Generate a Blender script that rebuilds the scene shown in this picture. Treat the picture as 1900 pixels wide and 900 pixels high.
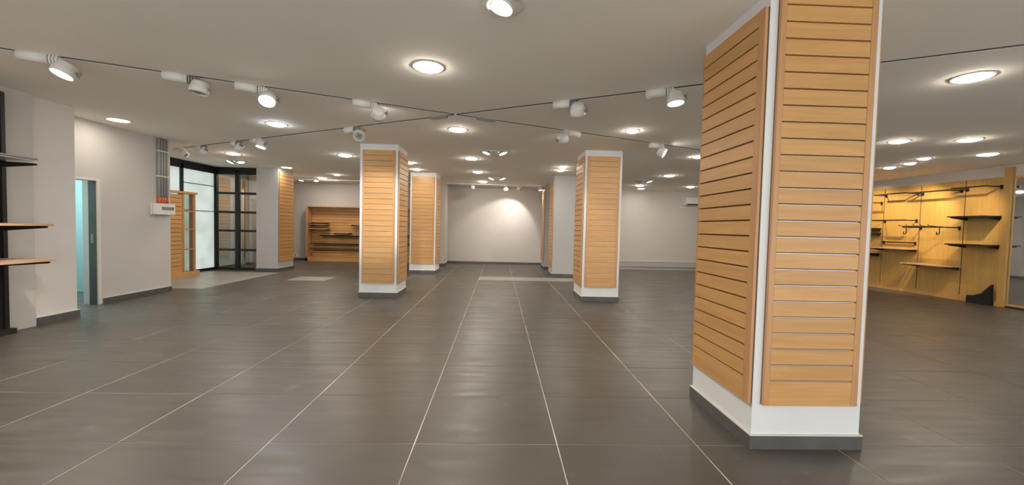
import bpy, bmesh, math, random
from mathutils import Matrix, Vector, Euler
random.seed(7)
for o in list(bpy.data.objects):
    bpy.data.objects.remove(o)
SC = bpy.context.scene
COL = SC.collection
PI = math.pi

# ------------------------------------------------------------------ camera
CAM_H = 1.34
HC = 2.79                      # ceiling height
cd = bpy.data.cameras.new('camera')
cam = bpy.data.objects.new('camera', cd)
COL.objects.link(cam)
cd.sensor_fit = 'HORIZONTAL'
cd.sensor_width = 36.0
cd.lens = 750.0 * 36.0 / 1900.0
cd.clip_start = 0.05
cd.clip_end = 200
_r = Vector((0.99920865, -0.03210442, 0.02348132))
_u = Vector((-0.0222484, 0.03823574, 0.99902104))
_f = Vector((0.03297081, 0.99875289, -0.03749121))
cam.matrix_world = Matrix(((_r.x, _u.x, -_f.x, 0), (_r.y, _u.y, -_f.y, 0), (_r.z, _u.z, -_f.z, CAM_H), (0, 0, 0, 1)))
SC.camera = cam

# ------------------------------------------------------------------ world + exposure
w = bpy.data.worlds.new('world')
SC.world = w
w.use_nodes = True
bg = w.node_tree.nodes['Background']
bg.inputs[0].default_value = (0.97, 0.985, 0.96, 1)
bg.inputs[1].default_value = 3.5
SC.view_settings.view_transform = 'Standard'
SC.view_settings.look = 'None'
SC.view_settings.gamma = 1
SC.view_settings.exposure = 0.30
SC.view_settings.use_curve_mapping = False
LAMP = 118.0                  # radiance of the opal ceiling lamps
SPOT = 90.0                    # watts of the track spots
SC.cycles.max_bounces = 8
SC.cycles.diffuse_bounces = 5
SC.cycles.sample_clamp_indirect = 6
SC.cycles.caustics_reflective = True
SC.cycles.caustics_refractive = False

# ------------------------------------------------------------------ materials
def mat(name, col, rough=0.6, metal=0.0, spec=0.5, noise=0.0, nscale=3.0, bump=0.0, bscale=60.0, emit=None, es=0.0, alpha=1.0, per_object=0.0, rvar=0.0):
    m = bpy.data.materials.new(name)
    m.use_nodes = True
    nt = m.node_tree
    b = nt.nodes['Principled BSDF']
    b.inputs['Base Color'].default_value = (*col, 1)
    b.inputs['Roughness'].default_value = rough
    b.inputs['Metallic'].default_value = metal
    b.inputs['Specular IOR Level'].default_value = spec
    tc = nt.nodes.new('ShaderNodeTexCoord')
    if noise or per_object:
        n = nt.nodes.new('ShaderNodeTexNoise')
        n.inputs['Scale'].default_value = nscale
        n.inputs['Detail'].default_value = 6
        nt.links.new(tc.outputs['Object'], n.inputs['Vector'])
        mr = nt.nodes.new('ShaderNodeMapRange')
        mr.inputs['From Min'].default_value = 0.3
        mr.inputs['From Max'].default_value = 0.7
        mr.inputs['To Min'].default_value = 1 - noise
        mr.inputs['To Max'].default_value = 1 + noise
        nt.links.new(n.outputs['Fac'], mr.inputs['Value'])
        oi = nt.nodes.new('ShaderNodeObjectInfo')
        mr2 = nt.nodes.new('ShaderNodeMapRange')
        mr2.inputs['To Min'].default_value = 1 - per_object
        mr2.inputs['To Max'].default_value = 1 + per_object
        nt.links.new(oi.outputs['Random'], mr2.inputs['Value'])
        mu = nt.nodes.new('ShaderNodeMath'); mu.operation = 'MULTIPLY'
        nt.links.new(mr.outputs[0], mu.inputs[0]); nt.links.new(mr2.outputs[0], mu.inputs[1])
        vm = nt.nodes.new('ShaderNodeVectorMath'); vm.operation = 'SCALE'
        vm.inputs[0].default_value = col
        nt.links.new(mu.outputs[0], vm.inputs['Scale'])
        nt.links.new(vm.outputs[0], b.inputs['Base Color'])
        if rvar:
            mr3 = nt.nodes.new('ShaderNodeMapRange')
            mr3.inputs['From Min'].default_value = 0.3
            mr3.inputs['From Max'].default_value = 0.7
            mr3.inputs['To Min'].default_value = rough - rvar
            mr3.inputs['To Max'].default_value = rough + rvar
            nt.links.new(n.outputs['Fac'], mr3.inputs['Value'])
            nt.links.new(mr3.outputs[0], b.inputs['Roughness'])
    if bump:
        n2 = nt.nodes.new('ShaderNodeTexNoise')
        n2.inputs['Scale'].default_value = bscale
        nt.links.new(tc.outputs['Object'], n2.inputs['Vector'])
        bp = nt.nodes.new('ShaderNodeBump')
        bp.inputs['Strength'].default_value = bump
        bp.inputs['Distance'].default_value = 0.01
        nt.links.new(n2.outputs['Fac'], bp.inputs['Height'])
        nt.links.new(bp.outputs[0], b.inputs['Normal'])
    if emit:
        b.inputs['Emission Color'].default_value = (*emit, 1)
        b.inputs['Emission Strength'].default_value = es
    b.inputs['Alpha'].default_value = alpha
    return m

def wood(name, c1, c2, axis=0, rough=0.42, fine=1.0):
    m = bpy.data.materials.new(name)
    m.use_nodes = True
    nt = m.node_tree
    b = nt.nodes['Principled BSDF']
    b.inputs['Roughness'].default_value = rough
    tc = nt.nodes.new('ShaderNodeTexCoord')
    oi = nt.nodes.new('ShaderNodeObjectInfo')
    mul = nt.nodes.new('ShaderNodeMath'); mul.operation = 'MULTIPLY'; mul.inputs[1].default_value = 37.0
    nt.links.new(oi.outputs['Random'], mul.inputs[0])
    add = nt.nodes.new('ShaderNodeVectorMath'); add.operation = 'ADD'
    nt.links.new(tc.outputs['Object'], add.inputs[0]); nt.links.new(mul.outputs[0], add.inputs[1])
    mp = nt.nodes.new('ShaderNodeMapping')
    sc = [26 * fine, 26 * fine, 26 * fine]; sc[axis] = 1.6
    mp.inputs['Scale'].default_value = sc
    nt.links.new(add.outputs[0], mp.inputs['Vector'])
    n = nt.nodes.new('ShaderNodeTexNoise')
    n.inputs['Scale'].default_value = 1.0; n.inputs['Detail'].default_value = 8; n.inputs['Roughness'].default_value = 0.65
    n.inputs['Distortion'].default_value = 0.6
    nt.links.new(mp.outputs[0], n.inputs['Vector'])
    cr = nt.nodes.new('ShaderNodeValToRGB')
    cr.color_ramp.elements[0].position = 0.30; cr.color_ramp.elements[0].color = (*c2, 1)
    cr.color_ramp.elements[1].position = 0.66; cr.color_ramp.elements[1].color = (*c1, 1)
    nt.links.new(n.outputs['Fac'], cr.inputs[0])
    mr = nt.nodes.new('ShaderNodeMapRange'); mr.inputs['To Min'].default_value = 0.94; mr.inputs['To Max'].default_value = 1.05
    nt.links.new(oi.outputs['Random'], mr.inputs['Value'])
    vm = nt.nodes.new('ShaderNodeVectorMath'); vm.operation = 'SCALE'
    nt.links.new(cr.outputs[0], vm.inputs[0]); nt.links.new(mr.outputs[0], vm.inputs['Scale'])
    nt.links.new(vm.outputs[0], b.inputs['Base Color'])
    bp = nt.nodes.new('ShaderNodeBump'); bp.inputs['Strength'].default_value = 0.08; bp.inputs['Distance'].default_value = 0.004
    nt.links.new(n.outputs['Fac'], bp.inputs['Height']); nt.links.new(bp.outputs[0], b.inputs['Normal'])
    return m

def tile_mat(name, col, dirt):
    """grey porcelain: cloudy tone, a different tone per tile, faint streaks of dust"""
    m = bpy.data.materials.new(name)
    m.use_nodes = True
    nt = m.node_tree; L = nt.links
    b = nt.nodes['Principled BSDF']
    tc = nt.nodes.new('ShaderNodeTexCoord'); oi = nt.nodes.new('ShaderNodeObjectInfo')
    add = nt.nodes.new('ShaderNodeVectorMath'); add.operation = 'ADD'
    L.new(tc.outputs['Object'], add.inputs[0]); L.new(oi.outputs['Location'], add.inputs[1])
    n = nt.nodes.new('ShaderNodeTexNoise'); n.inputs['Scale'].default_value = 1.3; n.inputs['Detail'].default_value = 7; n.inputs['Roughness'].default_value = 0.6
    L.new(add.outputs[0], n.inputs['Vector'])
    mp = nt.nodes.new('ShaderNodeMapping'); mp.inputs['Scale'].default_value = (1.2, 9, 1); L.new(add.outputs[0], mp.inputs['Vector'])
    n2 = nt.nodes.new('ShaderNodeTexNoise'); n2.inputs['Scale'].default_value = 1.5; n2.inputs['Detail'].default_value = 6
    L.new(mp.outputs[0], n2.inputs['Vector'])
    a = nt.nodes.new('ShaderNodeMapRange'); a.inputs['From Min'].default_value = 0.3; a.inputs['From Max'].default_value = 0.7
    a.inputs['To Min'].default_value = 0.86; a.inputs['To Max'].default_value = 1.14; L.new(n.outputs['Fac'], a.inputs['Value'])
    c = nt.nodes.new('ShaderNodeMapRange'); c.inputs['From Min'].default_value = 0.3; c.inputs['From Max'].default_value = 0.7
    c.inputs['To Min'].default_value = 0.95; c.inputs['To Max'].default_value = 1.05; L.new(n2.outputs['Fac'], c.inputs['Value'])
    d = nt.nodes.new('ShaderNodeMapRange'); d.inputs['To Min'].default_value = 0.95; d.inputs['To Max'].default_value = 1.05; L.new(oi.outputs['Random'], d.inputs['Value'])
    m1 = nt.nodes.new('ShaderNodeMath'); m1.operation = 'MULTIPLY'; L.new(a.outputs[0], m1.inputs[0]); L.new(c.outputs[0], m1.inputs[1])
    m2 = nt.nodes.new('ShaderNodeMath'); m2.operation = 'MULTIPLY'; L.new(m1.outputs[0], m2.inputs[0]); L.new(d.outputs[0], m2.inputs[1])
    vm = nt.nodes.new('ShaderNodeVectorMath'); vm.operation = 'SCALE'; vm.inputs[0].default_value = col; L.new(m2.outputs[0], vm.inputs['Scale'])
    # dust smudges
    n3 = nt.nodes.new('ShaderNodeTexNoise'); n3.inputs['Scale'].default_value = 2.6; n3.inputs['Detail'].default_value = 10; n3.inputs['Roughness'].default_value = 0.7
    L.new(add.outputs[0], n3.inputs['Vector'])
    e = nt.nodes.new('ShaderNodeMapRange'); e.inputs['From Min'].default_value = 0.62; e.inputs['From Max'].default_value = 0.80; e.inputs['To Max'].default_value = dirt
    L.new(n3.outputs['Fac'], e.inputs['Value'])
    mx = nt.nodes.new('ShaderNodeMix'); mx.data_type = 'RGBA'
    L.new(e.outputs[0], mx.inputs['Factor']); L.new(vm.outputs[0], mx.inputs['A']); mx.inputs['B'].default_value = (0.38, 0.36, 0.33, 1)
    L.new(mx.outputs['Result'], b.inputs['Base Color'])
    rr = nt.nodes.new('ShaderNodeMapRange'); rr.inputs['From Min'].default_value = 0.3; rr.inputs['From Max'].default_value = 0.7
    rr.inputs['To Min'].default_value = 0.30; rr.inputs['To Max'].default_value = 0.46; L.new(n2.outputs['Fac'], rr.inputs['Value'])
    L.new(rr.outputs[0], b.inputs['Roughness'])
    b.inputs['Specular IOR Level'].default_value = 0.38
    return m

M = {}
M['ceiling'] = mat('ceiling_paint', (0.94, 0.905, 0.83), 0.9, noise=0.02, nscale=1.0)
M['wall'] = mat('wall_paint', (0.60, 0.565, 0.53), 0.85, noise=0.02, nscale=1.5, bump=0.03, bscale=120)
M['wallwhite'] = mat('light_wall_paint', (0.74, 0.70, 0.65), 0.85, noise=0.02, nscale=1.5)
M['wallgrey'] = mat('column_grey_paint', (0.47, 0.467, 0.47), 0.8, noise=0.02)
M['shaft'] = mat('column_white_paint', (0.72, 0.725, 0.73), 0.65, noise=0.03, nscale=4)
M['teal'] = mat('teal_wall_paint', (0.30, 0.46, 0.46), 0.6)
M['tile'] = tile_mat('floor_tile_grey', (0.088, 0.079, 0.067), 0.35)
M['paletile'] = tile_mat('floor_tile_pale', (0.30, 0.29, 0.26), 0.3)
M['grout'] = mat('grout', (0.58, 0.55, 0.50), 0.9, noise=0.5, nscale=2.2)
M['skirt'] = mat('skirting_tile', (0.10, 0.096, 0.092), 0.35, noise=0.15, nscale=5)
M['groutw'] = mat('white_bead', (0.65, 0.63, 0.60), 0.7)
M['wood'] = wood('beech_laminate', (0.62, 0.345, 0.128), (0.50, 0.265, 0.090), axis=0)
M['woodv'] = wood('beech_edge', (0.56, 0.30, 0.135), (0.46, 0.235, 0.10), axis=2)
M['woodp'] = wood('honey_panel', (0.56, 0.335, 0.095), (0.47, 0.265, 0.07), axis=2, rough=0.4)
M['shelfwood'] = wood('shelf_wood', (0.55, 0.36, 0.22), (0.45, 0.28, 0.16), axis=1)
M['slot'] = mat('slot_backing', (0.10, 0.062, 0.034), 0.8)
M['alu'] = mat('slot_insert', (0.55, 0.56, 0.58), 0.35, metal=0.8)
M['dark'] = mat('dark_steel', (0.018, 0.016, 0.016), 0.45, metal=0.3)
M['darkwood'] = mat('dark_board', (0.020, 0.015, 0.014), 0.6)
M['white'] = mat('white_plastic', (0.80, 0.79, 0.77), 0.4)
M['lampwhite'] = mat('lamp_housing', (0.74, 0.73, 0.70), 0.4)
M['grey'] = mat('grey_plastic', (0.24, 0.235, 0.23), 0.5)
M['track'] = mat('track_profile', (0.10, 0.095, 0.09), 0.6)  # slot shade put into the colour: dark lining makes the slots read dark
M['pipe'] = mat('grey_conduit', (0.34, 0.33, 0.32), 0.45)
M['red'] = mat('orange_red_coupling', (0.62, 0.10, 0.045), 0.5)
M['glassgrey'] = mat('smoked_window', (0.20, 0.20, 0.20), 0.2)
M['reflector'] = mat('lamp_reflector', (0.85, 0.85, 0.85), 0.15, metal=1.0)
M['mirror'] = mat('mirror_glass', (0.86, 0.87, 0.86), 0.03, metal=1.0)
M['frost'] = mat('frosted_daylit_glass', (0.6, 0.68, 0.66), 0.5, emit=(0.74, 0.90, 0.86), es=0.42)
M['opal'] = mat('opal_lit', (0.9, 0.9, 0.9), 0.4, emit=(1.0, 0.90, 0.77), es=LAMP)
M['opaldim'] = mat('opal_lit_weak', (0.9, 0.9, 0.9), 0.4, emit=(1.0, 0.91, 0.79), es=LAMP*0.35)
M['opalcool'] = mat('opal_lit_cool', (0.9, 0.9, 0.9), 0.4, emit=(0.86, 0.93, 1.0), es=LAMP)
M['lens'] = mat('spot_lens_lit', (0.9, 0.9, 0.9), 0.3, emit=(1.0, 0.95, 0.88), es=22)
M['offlens'] = mat('spot_lens_off', (0.55, 0.54, 0.52), 0.2, spec=0.8)

def frost_nodes():
    nt = M['frost'].node_tree; b = nt.nodes['Principled BSDF']
    tc = nt.nodes.new('ShaderNodeTexCoord'); n = nt.nodes.new('ShaderNodeTexNoise')
    n.inputs['Scale'].default_value = 2.5; n.inputs['Detail'].default_value = 9
    nt.links.new(tc.outputs['Object'], n.inputs['Vector'])
    cr = nt.nodes.new('ShaderNodeValToRGB')
    cr.color_ramp.elements[0].position = 0.32; cr.color_ramp.elements[0].color = (0.50, 0.63, 0.56, 1)
    cr.color_ramp.elements[1].position = 0.62; cr.color_ramp.elements[1].color = (0.80, 0.95, 0.95, 1)
    nt.links.new(n.outputs['Fac'], cr.inputs[0]); nt.links.new(cr.outputs[0], b.inputs['Emission Color'])
frost_nodes()
def glass_mat():
    m = bpy.data.materials.new('door_glass'); m.use_nodes = True
    nt = m.node_tree
    for n in list(nt.nodes): nt.nodes.remove(n)
    out = nt.nodes.new('ShaderNodeOutputMaterial'); mx = nt.nodes.new('ShaderNodeMixShader')
    t = nt.nodes.new('ShaderNodeBsdfTransparent'); g = nt.nodes.new('ShaderNodeBsdfGlossy')
    t.inputs[0].default_value = (0.78, 0.80, 0.78, 1); g.inputs['Roughness'].default_value = 0.03
    mx.inputs[0].default_value = 0.10
    nt.links.new(t.outputs[0], mx.inputs[1]); nt.links.new(g.outputs[0], mx.inputs[2]); nt.links.new(mx.outputs[0], out.inputs[0])
    return m
M['glass'] = glass_mat()

# ------------------------------------------------------------------ helpers
def box(bm, x0, x1, y0, y1, z0, z1, mi=0):
    vs = [bm.verts.new(c) for c in ((x0,y0,z0),(x1,y0,z0),(x1,y1,z0),(x0,y1,z0),(x0,y0,z1),(x1,y0,z1),(x1,y1,z1),(x0,y1,z1))]
    for f in ((0,3,2,1),(4,5,6,7),(0,1,5,4),(1,2,6,5),(2,3,7,6),(3,0,4,7)):
        fc = bm.faces.new([vs[i] for i in f]); fc.material_index = mi
    return vs
def quad(bm, pts, mi=0):
    f = bm.faces.new([bm.verts.new(p) for p in pts]); f.material_index = mi; return f
def tube(bm, a, b, r, n=12, r2=None, cap=True, mi=0):
    a = Vector(a); b = Vector(b); d = (b - a).normalized()
    s = d.cross(Vector((0,0,1)));
    if s.length < 1e-4: s = Vector((1,0,0))
    s.normalize(); t = d.cross(s); r2 = r if r2 is None else r2
    A = [bm.verts.new(a + (s*math.cos(2*PI*i/n) + t*math.sin(2*PI*i/n))*r) for i in range(n)]
    B = [bm.verts.new(b + (s*math.cos(2*PI*i/n) + t*math.sin(2*PI*i/n))*r2) for i in range(n)]
    for i in range(n):
        f = bm.faces.new((A[i], A[(i+1)%n], B[(i+1)%n], B[i])); f.smooth = True; f.material_index = mi
    if cap:
        f = bm.faces.new(A[::-1]); f.material_index = mi
        f = bm.faces.new(B); f.material_index = mi
def lathe(bm, prof, n=32, mi=0, smooth=True):
    """prof: list of (radius, z), around z axis"""
    rings = []
    for r, z in prof:
        if r < 1e-6: rings.append([bm.verts.new((0,0,z))])
        else: rings.append([bm.verts.new((r*math.cos(2*PI*i/n), r*math.sin(2*PI*i/n), z)) for i in range(n)])
    for a, b in zip(rings, rings[1:]):
        for i in range(n):
            j = (i+1) % n
            if len(a) == 1 and len(b) == 1: continue
            if len(a) == 1: f = bm.faces.new((a[0], b[j], b[i]))
            elif len(b) == 1: f = bm.faces.new((a[i], a[j], b[0]))
            else: f = bm.faces.new((a[i], a[j], b[j], b[i]))
            f.smooth = smooth; f.material_index = mi
def mesh(bm, name, bevel=0.0):
    bmesh.ops.recalc_face_normals(bm, faces=bm.faces)
    if bevel:
        bmesh.ops.bevel(bm, geom=list(bm.edges), offset=bevel, segments=2, affect='EDGES', clamp_overlap=True)
    me = bpy.data.meshes.new(name); bm.to_mesh(me); bm.free(); return me
def link(name, me, m=None, parent=None, loc=None, rot=None):
    if m is not None and not me.materials:
        for x in (m if isinstance(m, (list, tuple)) else [m]): me.materials.append(M[x] if isinstance(x, str) else x)
    o = bpy.data.objects.new(name, me); COL.objects.link(o)
    if parent: o.parent = parent
    if loc: o.location = loc
    if rot: o.rotation_euler = rot
    return o
def obj(name, bm, m, parent=None, loc=None, rot=None, bevel=0.0):
    return link(name, mesh(bm, name, bevel), m, parent, loc, rot)
def bobj(name, b, m, parent=None, bevel=0.0, loc=None, rot=None):
    bm = bmesh.new(); box(bm, *b); return obj(name, bm, m, parent, loc, rot, bevel)
def thing(name, label, cat, loc=(0,0,0), rot=(0,0,0), group=None):
    o = bpy.data.objects.new(name, None); COL.objects.link(o)
    o.location = loc; o.rotation_euler = rot; o.empty_display_size = 0.1
    return tag(o, label, cat, group)
def tag(o, label, cat, group=None):
    o['label'] = label; o['category'] = cat
    if group: o['group'] = group
    return o
def struct(o, label=None, cat=None):
    o['kind'] = 'structure'
    if label: o['label'] = label
    if cat: o['category'] = cat
    return o

# ------------------------------------------------------------------ floor with its tiles
TX, TY, X0, Y0 = 0.88, 0.70, 0.39, 2.45
XL, XR, YN, YF = -8.3, 10.6, -3.0, 15.0
floor = struct(bobj('floor', (XL, XR, YN, YF, -0.12, -0.002), 'grout'), 'grey tiled shop floor with pale grout joints', 'floor')
def tile_mesh(gx, gy, m):
    bm = bmesh.new(); a, b = TX/2-gx, TY/2-gy
    vs = box(bm, -a, a, -b, b, -0.012, 0.0)
    top = [e for e in bm.edges if all(v.co.z > -0.001 for v in e.verts)]
    bmesh.ops.bevel(bm, geom=top, offset=0.0012, segments=1, affect='EDGES')
    me = mesh(bm, 'tile'); me.materials.append(M[m]); return me
TM = [tile_mesh(gx, gy, 'tile') for gx, gy in ((0.0033, 0.0024), (0.0028, 0.0016), (0.0036, 0.0026))]
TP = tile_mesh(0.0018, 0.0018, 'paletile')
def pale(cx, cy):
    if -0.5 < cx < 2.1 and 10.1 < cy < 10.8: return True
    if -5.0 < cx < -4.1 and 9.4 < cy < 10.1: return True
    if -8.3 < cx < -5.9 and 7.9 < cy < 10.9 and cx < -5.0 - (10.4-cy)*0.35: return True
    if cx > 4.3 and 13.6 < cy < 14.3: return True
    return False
cells = []
for i in range(-11, 14):
    for j in range(-8, 19):
        cx = X0 + (i+0.5)*TX; cy = Y0 + (j+0.5)*TY
        if cx-TX/2 > XR or cx+TX/2 < XL or cy+TY/2 > YF+0.3: continue
        d = cy
        invis = cy < 1.6 or abs(cx - 0.03*cy) > cy*1.34 + 0.6 or cx > 10.3 or (cx < -6.2 and cy < 7.5) or cy > 14.9
        vis = not invis
        size = (TX/ max(d,0.5)) * (TY/max(d,0.5)**2)
        cells.append((vis, size, cx, cy))
cells.sort(key=lambda c: (-c[0], -c[1]))
far = bmesh.new(); farp = bmesh.new()
for k, (vis, size, cx, cy) in enumerate(cells):
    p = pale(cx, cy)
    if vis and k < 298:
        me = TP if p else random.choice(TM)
        link('tile', me, None, floor, (cx, cy, random.uniform(-0.0004, 0.0004)))
    else:
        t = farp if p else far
        box(t, max(cx-TX/2+.002, XL), min(cx+TX/2-.002, XR), cy-TY/2+.0015, min(cy+TY/2-.0015, YF), -0.012, 0.0)
o = obj('far_tiles', far, 'tile', floor); o['kind'] = 'stuff'
o = obj('pale_far_tiles', farp, 'paletile', floor); o['kind'] = 'stuff'

# ------------------------------------------------------------------ ceiling with two crossing track recesses
GW, GD = 0.045, 0.06
TR = [(Vector((-7.0, 2.55)), Vector((3.9, 7.26))), (Vector((-6.75, 8.60)), Vector((6.2, 1.69)))]
bm = bmesh.new()
quad(bm, [(XL, YN, HC), (XR, YN, HC), (XR, YF, HC), (XL, YF, HC)])
frames = []
for a, b in TR:
    d = (b-a).normalized(); n = Vector((-d.y, d.x))
    if n.y < 0: n = -n
    frames.append((a, b, d, n))
    for pt, no in ((a, n), (a + n*GW, n), (a, d), (b, d)):
        bmesh.ops.bisect_plane(bm, geom=bm.verts[:]+bm.edges[:]+bm.faces[:], plane_co=(pt.x, pt.y, HC), plane_no=(no.x, no.y, 0))
def in_groove(c, e=0.0):
    for a, b, d, n in frames:
        q = Vector((c.x, c.y)) - a
        if e < q.dot(n) < GW-e and e < q.dot(d) < (b-a).length-e: return True
    return False
kill = [f for f in bm.faces if in_groove(f.calc_center_median())]
# groove walls: extrude the kept outline upward
bmesh.ops.delete(bm, geom=kill, context='FACES')
for e in [e for e in bm.edges if e.is_boundary]:
    m = (e.verts[0].co + e.verts[1].co)/2
    if XL+.01 < m.x < XR-.01 and YN+.01 < m.y < YF-.01:
        a, b = e.verts[0].co, e.verts[1].co
        quad(bm, [a, b, b + Vector((0,0,GD)), a + Vector((0,0,GD))])
for a, b, d, n in frames:
    p = [a - d*.01 - n*.01, b + d*.01 - n*.01, b + d*.01 + n*(GW+.01), a - d*.01 + n*(GW+.01)]
    quad(bm, [(q.x, q.y, HC+GD) for q in p])
box(bm, XL, XR, YN, YF, HC+0.15, HC+0.2)
ceiling = struct(obj('ceiling', bm, 'ceiling'), 'flat painted ceiling with two crossing slots for lamp tracks', 'ceiling')

# ------------------------------------------------------------------ walls
def wall(name, b, m='wall', label=None):
    o = struct(bobj(name, b, m)); 
    if label: o['label'] = label; o['category'] = 'wall'
    return o
YB = 14.7
wall('wall_back', (XL, XR, YB, YB+0.2, -0.003, HC+.1), 'wall', 'grey back wall lit by track lamps')
XRW = 10.0
wall('wall_right', (XRW, XRW+0.2, YN, YB, -0.003, HC+.1), 'wall', 'grey wall above the honey coloured display panels')
# left: pillar, wall with the doorway, wall beyond
wall('wall_left_pillar', (-6.9, -5.68, 5.08, 5.62, -0.003, HC+.1), 'wallwhite', 'light grey wall pier at the left behind the shelves')
bm = bmesh.new()
XW = -6.15
box(bm, XW-0.2, XW, 5.62, 5.655, -0.003, HC+.1)
box(bm, XW-0.2, XW, 5.655, 6.445, 1.93, HC+.1)
box(bm, XW-0.2, XW, 6.445, 7.78, -0.003, HC+.1)
box(bm, -8.3, XW-.2, 7.60, 7.78, -0.003, HC+.1)
w_ = struct(obj('wall_left', bm, 'wall'), 'grey side wall with a narrow doorway and a fuse box', 'wall')
wall('wall_left_near', (-8.3, -5.62, YN, 5.08, -0.003, HC+.1), 'wall')
wall('wall_left_far', (-8.3, -8.12, 7.6, YB, -0.003, HC+.1), 'wall')
# room behind the doorway
bm = bmesh.new()
box(bm, -8.3, -8.2, 5.62, 7.6, -0.003, 2.5); box(bm, -8.3, XW-.2, 7.5, 7.6, -0.003, 2.5)
box(bm, -8.3, XW-.2, 5.62, 5.66, -0.003, 2.5)
struct(obj('wall_side_room', bm, 'teal'), 'blue green wall of the small room behind the doorway', 'wall')
struct(bobj('ceiling_side_room', (-8.3, XW-.2, 5.62, 7.6, 2.5, 2.55), 'white'))
l = bpy.data.lights.new('side_room_light', 'AREA'); l.energy = 45; l.size = 0.5; l.color = (0.8, 0.97, 1.0)
lr = thing('ceiling_light_panel', 'cool white light panel inside the small room behind the doorway', 'light', (-7.2, 6.5, 2.5))
bobj('diffuser', (-.25, .25, -.25, .25, -.02, 0), 'white', lr)
lo = bpy.data.objects.new('light', l); COL.objects.link(lo); lo.parent = lr; lo.location = (0, 0, -0.03)
# rear shop front, behind the camera: posts and lintel around open glazing
bm = bmesh.new()
box(bm, XL, XR, YN-.15, YN, 1.95, HC+.1)  # lintel lowered to darken the top of the near column
for x in (XL+.1, -5.5, -2.8, 0.0, 2.8, 5.5, 8.0, XR-.2): box(bm, x-.1, x+.1, YN-.15, YN, -0.003, 1.95)
struct(obj('wall_rear', bm, 'wall'))

# baseboards
def base(name, b):
    o = struct(bobj(name, b, 'skirt', bevel=0.003)); return o
SH = 0.085
base('baseboard_left', (XW, XW+.015, 6.47, 7.79, 0, SH))
bobj('bead', (XW, XW+.017, 6.47, 7.795, SH, SH+.008), 'groutw', bpy.data.objects['baseboard_left'])
bm = bmesh.new(); box(bm, -6.9, -5.66, 5.06, 5.08, 0, SH); box(bm, -5.68, -5.66, 5.06, 5.64, 0, SH)
b_ = struct(obj('baseboard_pillar', bm, 'skirt'))
bm = bmesh.new(); box(bm, -6.9, -5.658, 5.058, 5.08, SH, SH+.008); box(bm, -5.68, -5.658, 5.058, 5.642, SH, SH+.008)
obj('bead', bm, 'groutw', b_)
base('baseboard_back', (-8.1, 2.0, YB-.015, YB, 0, 0.07))
bm = bmesh.new(); box(bm, 2.0, XRW, YB-.02, YB, 0, 0.19)
b_ = struct(obj('baseboard_back_right', bm, 'wallgrey'))
bobj('bead', (2.0, XRW, YB-.03, YB, 0.19, 0.205), 'groutw', b_)
base('baseboard_corner', (-8.1, XW, 7.78, 7.795, 0, SH))

# ------------------------------------------------------------------ slatted panels and columns
SLAT_T = 0.018
_slat_cache = {}
def slat_mesh(L, h):
    k = (round(L, 3), round(h, 3))
    if k not in _slat_cache:
        bm = bmesh.new(); box(bm, 0, L, 0, SLAT_T, 0, h)
        ed = [e for e in bm.edges if all(v.co.y > SLAT_T-1e-4 for v in e.verts)]
        bmesh.ops.bevel(bm, geom=ed, offset=0.0015, segments=1, affect='EDGES')
        me = mesh(bm, 'slat'); me.materials.append(M['wood']); _slat_cache[k] = me
    return _slat_cache[k]
def slat_panel(parent, origin, rotz, L, z0, z1, first=0.155, pitch=0.0985, gap=0.009, el=0.04, er=0.035, insert=False, label=None):
    """local x runs along the panel, local -y... the face looks along local +y"""
    p = bobj('slat_panel', (0, L, 0, 0.008, z0, z1), 'slot', parent)
    p.location = origin; p.rotation_euler = (0, 0, rotz)
    if label: p['label'] = label
    if el: bobj('edge_strip', (0, el, 0.008, 0.008+SLAT_T+.001, z0, z1), 'woodv', p, bevel=0.001)
    if er: bobj('edge_strip', (L-er, L, 0.008, 0.008+SLAT_T+.001, z0, z1), 'woodv', p, bevel=0.001)
    z = z0; h = first
    while z < z1 - 0.01:
        hh = min(h, z1 - z)
        if z1 - (z+hh) < 0.03: hh = z1 - z
        a = 0.0 if z == z0 else gap/2
        link('slat', slat_mesh(L-el-er, hh-gap/2-a if z+hh < z1-.001 else hh-a), None, p, (el, 0.008, z+a))
        z += hh; h = pitch
    if insert:
        bm = bmesh.new(); z = z0+first
        while z < z1-.03:
            box(bm, el+.002, L-er-.002, 0.008, 0.016, z-gap/2, z-gap/2+.0035); z += pitch
        obj('slot_insert', bm, 'alu', p)
    return p
def column(x0, x1, y0, y1, label, faces, front_plain=False, zt=2.68, zb=0.265, off=0.05, offr=0.045, group=None, insert='F', mshaft='shaft', ztf=None):
    cx, cy = (x0+x1)/2, (y0+y1)/2
    t = thing('column', label, 'column', (cx, cy, 0), group=group)
    a, b = (x1-x0)/2, (y1-y0)/2
    bobj('shaft', (-a, a, -b, b, 0, HC+.02), mshaft, t)
    bm = bmesh.new(); s = 0.014
    box(bm, -a-s, a+s, -b-s, -b, 0, SH); box(bm, -a-s, a+s, b, b+s, 0, SH)
    box(bm, -a-s, -a, -b, b, 0, SH); box(bm, a, a+s, -b, b, 0, SH)
    sk = obj('skirting', bm, 'skirt', t)
    bm = bmesh.new(); s = 0.015
    box(bm, -a-s, a+s, -b-s, -b, SH, SH+.006); box(bm, -a-s, a+s, b, b+s, SH, SH+.006)
    box(bm, -a-s, -a, -b, b, SH, SH+.006); box(bm, a, a+s, -b, b, SH, SH+.006)
    obj('bead', bm, 'groutw', sk)
    if 'F' in faces: slat_panel(t, (a-offr, -b, 0), PI, 2*a-off-offr, zb, ztf or zt, insert='F' in insert)
    if 'W' in faces: slat_panel(t, (-a, -b+.004, 0), PI/2, 2*b-.03, zb, zt, el=0.06, er=0.012)
    if 'E' in faces: slat_panel(t, (a, b-.02, 0), -PI/2, 2*b-.04, zb, zt, el=0.012, er=0.03)
    return t
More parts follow.
